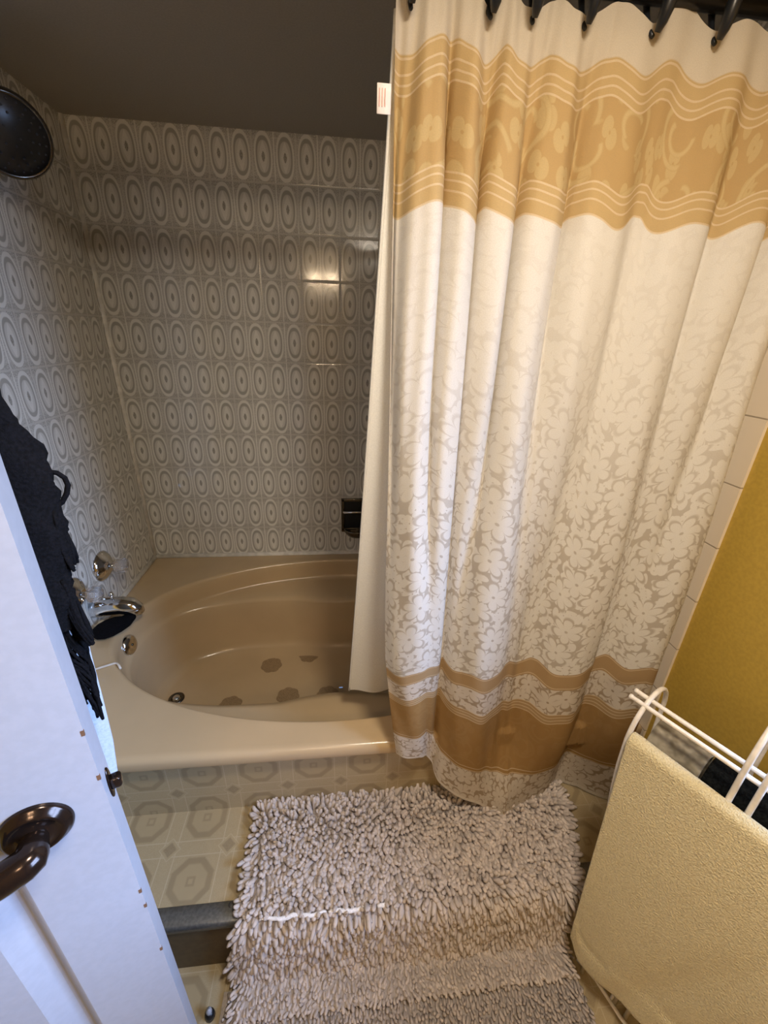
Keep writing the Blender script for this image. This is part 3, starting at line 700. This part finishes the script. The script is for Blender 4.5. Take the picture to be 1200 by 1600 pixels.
for i in range(nrow):
    s0 = (i+0.5)*sp_
    xl, xr = edges(s0); nx = int((xr-xl)/sp_)
    for k in range(nx+1):
        s = s0+rng.normal(0, 0.0022); x = xl+(k+(0.5 if i % 2 else 0))*sp_+rng.normal(0, 0.0022)
        s = min(max(s, 0), TL)
        crest = abs(s-0.283); 
        if crest < 0.0062*ssm((1.05-x)/0.20)*ssm((x-0.70)/0.05)*(0.5+0.8*random.random()): continue
        y, z = pp_(s); y2, z2 = pp_(min(s+0.012, TL)); y1_, z1_ = pp_(max(s-0.012, 0)); tan = np.array([0, y2-y1_, z2-z1_]); tan /= np.linalg.norm(tan)+1e-9
        nrm = np.array([0, tan[2], -tan[1]]); 
        nrm = nrm if nrm[2] > 0 or s > 0.3 else -nrm
        if nrm[1] > 0 and s > 0.28: nrm = -nrm
        cl1 = smooth_noise(x, s, 3, 34); cl2 = smooth_noise(x, s, 9, 30)
        edge = (ssm((xl+0.03-x)/0.03)*-1+ssm((x-xr+0.03)/0.03))
        lean = 0.85+0.45*cl1 if s < 0.275 else 1.0
        if s < 0.10: lean = -0.55*(1-s/0.10)+lean*(s/0.10)
        hgt = 0.62 if s < 0.28 else 0.55
        if s > 0.455: hgt = 0.5; lean = 0.9
        dv = nrm*hgt+tan*lean*0.8+np.array([1, 0, 0])*(cl2*0.55+edge*0.8)+rng.normal(0, 0.10, 3)
        R0.append((x, y, z)); D0.append(dv/np.linalg.norm(dv)); L0_.append((0.030 if s < 0.455 else 0.018)*(0.85+0.3*random.random()))
R0, D0, L0_ = np.array(R0), np.array(D0), np.array(L0_)
rad = np.where(R0[:, 2] < -0.46, 0.0042, 0.0060)*rng.uniform(0.9, 1.12, len(R0))
o = strands_mesh(R0, D0, L0_, rad).build('pile', M['mat_pile'], mat, True); o['kind'] = 'stuff'
mb = MB()
sy_, sz_ = pp_(0.283)
for a0, a1 in ((0.70, 0.86), (0.865, 0.955), (0.985, 1.015)):
    n = int((a1-a0)/0.006); pts = [(a0+(a1-a0)*k/n, sy_+0.0022*math.sin(k*0.55)+0.0008*math.sin(k*2.1)-0.003, sz_+0.022+0.0008*math.sin(k*1.1)) for k in range(n+1)]
    mb.tube(pts, [0.001+0.0042*math.sin(PI*(k+0.4)/(n+0.8))**0.5 for k in range(n+1)], 8)
mb.build('seam', M['mat_seam'], mat, True)['label'] = 'bright white line where the pile parts'  # thin raised white tubes along the crest of the pile
# lower mat
mat2 = thing('bath_mat', (1.05, -1.65, FL), 'flatter taupe bath mat lying on the lower floor, partly under the shaggy one', 'bath mat')
MB().box(0.60, 1.51, -1.95, -1.37, FL, FL+0.007).build('backing', M['mat_back'], mat2)
R0 = []; D0 = []; L0_ = []; sp_ = 0.0098
for i in range(int(0.56/sp_)):
    y0_ = -1.375-i*sp_
    if y0_ < -1.80: break
    xl = 0.615-0.0; xl = xl+0.0*(i)
    for k in range(int(0.905/sp_)):
        x = 0.612+(k+(0.5 if i % 2 else 0))*sp_+rng.normal(0, 0.0018); y = y0_+rng.normal(0, 0.0015)
        c1 = smooth_noise(x, y*3, 5, 22); zz = FL+0.009
        dv = np.array([0.25*smooth_noise(x, y, 8, 30), -0.8-0.25*c1, 0.62])+rng.normal(0, 0.12, 3)
        if (i % 13) == 6: dv = np.array([0, -0.9, 0.15])+rng.normal(0, 0.1, 3)
        R0.append((x, y, zz)); D0.append(dv/np.linalg.norm(dv)); L0_.append(0.017*(0.85+0.3*random.random()))
R0, D0, L0_ = np.array(R0), np.array(D0), np.array(L0_)
o = strands_mesh(R0, D0, L0_, rng.uniform(0.0034, 0.0043, len(R0))).build('pile', M['mat_pile_low'], mat2, True); o['kind'] = 'stuff'

# ---------------------------------------------------------------- wire towel rack with towels
RA = Vector((1.577, -1.258, 0)); RR = Vector((0.46, -0.888, 0)).normalized(); RP = Vector((0.888, 0.46, 0)).normalized()
def K(al, s, z): p = RA+RR*al+RP*s; return (p.x, p.y, z)
rack = thing('towel_rack', K(0.3, 0, FL), 'white coated wire towel rack standing by the yellow wall', 'towel rack')
def uloop(al, s0, s1, zt, r, albot=None):
    pts = []
    ab = al if albot is None else albot
    for z in np.linspace(FL+0.006, zt-0.09, 12): pts.append(K(al+(ab-al)*ssm((zt-0.09-z)/0.8), s0, z))
    sm_ = (s0+s1)/2; hw = (s1-s0)/2
    for t_ in np.linspace(PI, 0, 18)[1:-1]: pts.append(K(al, sm_+hw*math.cos(t_), zt-0.09+0.09*math.sin(t_)))
    for z in np.linspace(zt-0.09, FL+0.006, 12): pts.append(K(al+(ab-al)*ssm((zt-0.09-z)/0.8), s1, z))
    return MB().tube(pts, r, 12)
uloop(0.032, -0.118, 0.030, 0.380, 0.0048, 0.12).build('end_loop', M['white_wire'], rack, True)
uloop(0.400, -0.118, 0.020, 0.380, 0.0048).build('end_loop', M['white_wire'], rack, True)
uloop(0.198, -0.100, 0.030, 0.462, 0.0048).build('tall_loop', M['white_wire'], rack, True)
uloop(0.226, -0.100, 0.030, 0.462, 0.0048).build('tall_loop', M['white_wire'], rack, True)
for s, z, a0 in ((-0.086, 0.366, 0.004), (-0.067, 0.371, 0.004)):
    MB().tube([K(a0, s, z), K(a0+0.004, s, z), K(0.42, s, z)], [0.0046, 0.0046, 0.0046], 12).lathe([(0.0, -0.004), (0.005, -0.003), (0.0056, 0.001), (0.0046, 0.004)], K(a0, s, z), tuple(RR), 12).build('top_rail', M['white_wire'], rack, True)
MB().tube([K(0.030, -0.116, 0.296), K(0.40, -0.116, 0.296)], 0.0045, 10).build('towel_bar', M['white_wire'], rack, True)
MB().tube([K(0.030, -0.03, 0.235), K(0.40, -0.03, 0.235)], 0.0045, 10).build('towel_bar', M['white_wire'], rack, True)
MB().tube([K(0.10, -0.115, -0.475), K(0.15, -0.112, -0.470), K(0.22, -0.122, -0.470), K(0.40, -0.120, -0.470)], 0.0045, 10).build('bottom_rail', M['white_wire'], rack, True)
MB().tube([K(0.19, -0.120, -0.472), K(0.19, 0.030, -0.472)], 0.0035, 8).build('cross_wire', M['white_wire'], rack, True)

def drape(name, mat_, al0, al1, s_bar, z_bar, thick, zf, zb, label, cat, bulge=0.0, rnd=0.05, skew=0.0, border=False, group=None, flare=0.0, rise=0.0):
    # cross-section: front bottom up over the bar and down the back
    prof = []
    for t_ in np.linspace(0, 1, 46): prof.append(('f', t_))
    for t_ in np.linspace(0, PI, 14)[1:-1]: prof.append(('c', t_))
    for t_ in np.linspace(0, 1, 24): prof.append(('b', t_))
    P = []; nA = 70
    for kind, t_ in prof:
        row = []
        for i in range(nA):
            al = al0+(al1-al0)*i/(nA-1); ea = (al-al0)
            if kind == 'f':
                zbot = zf+rnd*(1-ssm(ea/0.05))**2+rise*ea
                z = zbot+(z_bar-zbot)*t_
                wav = 0.008*math.sin(al*17+2)*(1-t_)+0.006*math.sin(al*9+z*6)*(1-t_)+0.010*math.exp(-((al-0.16-0.25*t_)/0.035)**2)*(1-t_)
                s = s_bar-thick-bulge*math.sin((1-t_)*PI*0.9)-flare*(1-t_)+wav
                if border and 0.075 < z-zbot < 0.085: s += 0.004
                if border and z-zbot <= 0.075: s -= 0.003
                a_ = al+skew*(1-t_)
            elif kind == 'c':
                z = z_bar+thick*1.15*math.sin(t_); s = s_bar-thick*math.cos(t_); a_ = al
            else:
                z = z_bar-(z_bar-zb)*t_; s = s_bar+thick+0.006*math.sin(al*15)*t_; a_ = al+0.05*t_*(1-(al-al0)/(al1-al0))
            row.append(K(a_, s, z))
        P.append(row)
    ob = MB().grid(P).build(name, mat_, smooth=True)
    so = ob.modifiers.new('solid', 'SOLIDIFY'); so.thickness = 0.009; so.offset = 0
    bv = ob.modifiers.new('sub', 'SUBSURF'); bv.levels = 1; bv.render_levels = 1
    return tag(ob, label, cat, group)
drape('bath_towel', M['towel'], 0.036, 0.395, -0.116, 0.296, 0.013, -0.412, -0.25, 'cream yellow terry towel hanging over the front of the white wire rack', 'towel', bulge=0.012, skew=0.040, border=True, flare=0.012, rise=0.36)
drape('bath_towel', M['grey_towel'], 0.050, 0.146, -0.030, 0.262, 0.034, -0.10, -0.05, 'grey beige fleecy cloth hanging on the inner bar of the rack', 'towel', bulge=0.012)
drape('bath_towel', M['black_towel'], 0.150, 0.385, -0.030, 0.266, 0.032, -0.16, -0.10, 'black towel hanging on the inner bar of the rack beside the grey cloth', 'towel', bulge=0.01)

# ---------------------------------------------------------------- small door stop on the floor, bottom of view
ds_ = thing('door_stop', (0.575, -1.405, FL), 'small black and white door stop on the floor beside the door', 'door stop')
MB().lathe([(0.0, 0.0), (0.012, 0.0), (0.011, 0.012), (0.007, 0.020), (0.0, 0.020)], (0.575, -1.405, FL), (0, 0, 1), 18).build('rubber_base', M['black_plastic'], ds_, True)
MB().lathe([(0.006, 0.018), (0.007, 0.024), (0.006, 0.032), (0.0, 0.035)], (0.575, -1.405, FL), (0, 0, 1), 18).build('white_tip', M['door'], ds_, True)

# ---------------------------------------------------------------- lamps of the room, outside the view
cl = thing('ceiling_lamp', (CL[0], CL[1], CL[2]-0.03), 'flush round ceiling lamp above the viewpoint', 'ceiling lamp')
MB().lathe([(0.0, 0.0), (0.15, 0.0), (0.15, -0.018), (0.14, -0.03), (0.0, -0.03)], (CL[0], CL[1], CE-0.001), (0, 0, 1), 40).build('lamp_base', M['door'], cl, True)
# ---------------------------------------------------------------- vanity light behind the viewpoint (seen only as a glint on the tiles)
vl = thing('vanity_light', (0.78, -2.72, 1.42), 'wall light with two warm bulbs behind the viewpoint', 'wall light')
bevel(MB().box(0.60, 0.96, -2.78, -2.75, 1.42, 1.52).build('back_plate', M['chrome'], vl), 0.005)
MB().box(0.74, 0.82, YB, -2.78, 1.45, 1.49).build('arm', M['chrome'], vl)
def bulb_mat():
    m, t, b = newmat('lit bulb', 0.4); b.inputs['Emission Color'].default_value = (1, 0.72, 0.42, 1); b.inputs['Emission Strength'].default_value = 30; return m
M['bulb'] = bulb_mat()
for k in range(2):
    x = 0.70+0.16*k
    MB().lathe([(0.0, -0.038), (0.02, -0.032), (0.034, -0.016), (0.038, 0.0), (0.034, 0.016), (0.022, 0.032), (0.014, 0.05), (0.014, 0.062)], (x, -2.69, 1.47), (0, -1, 0), 24).build('bulb', M['bulb'], vl, True)
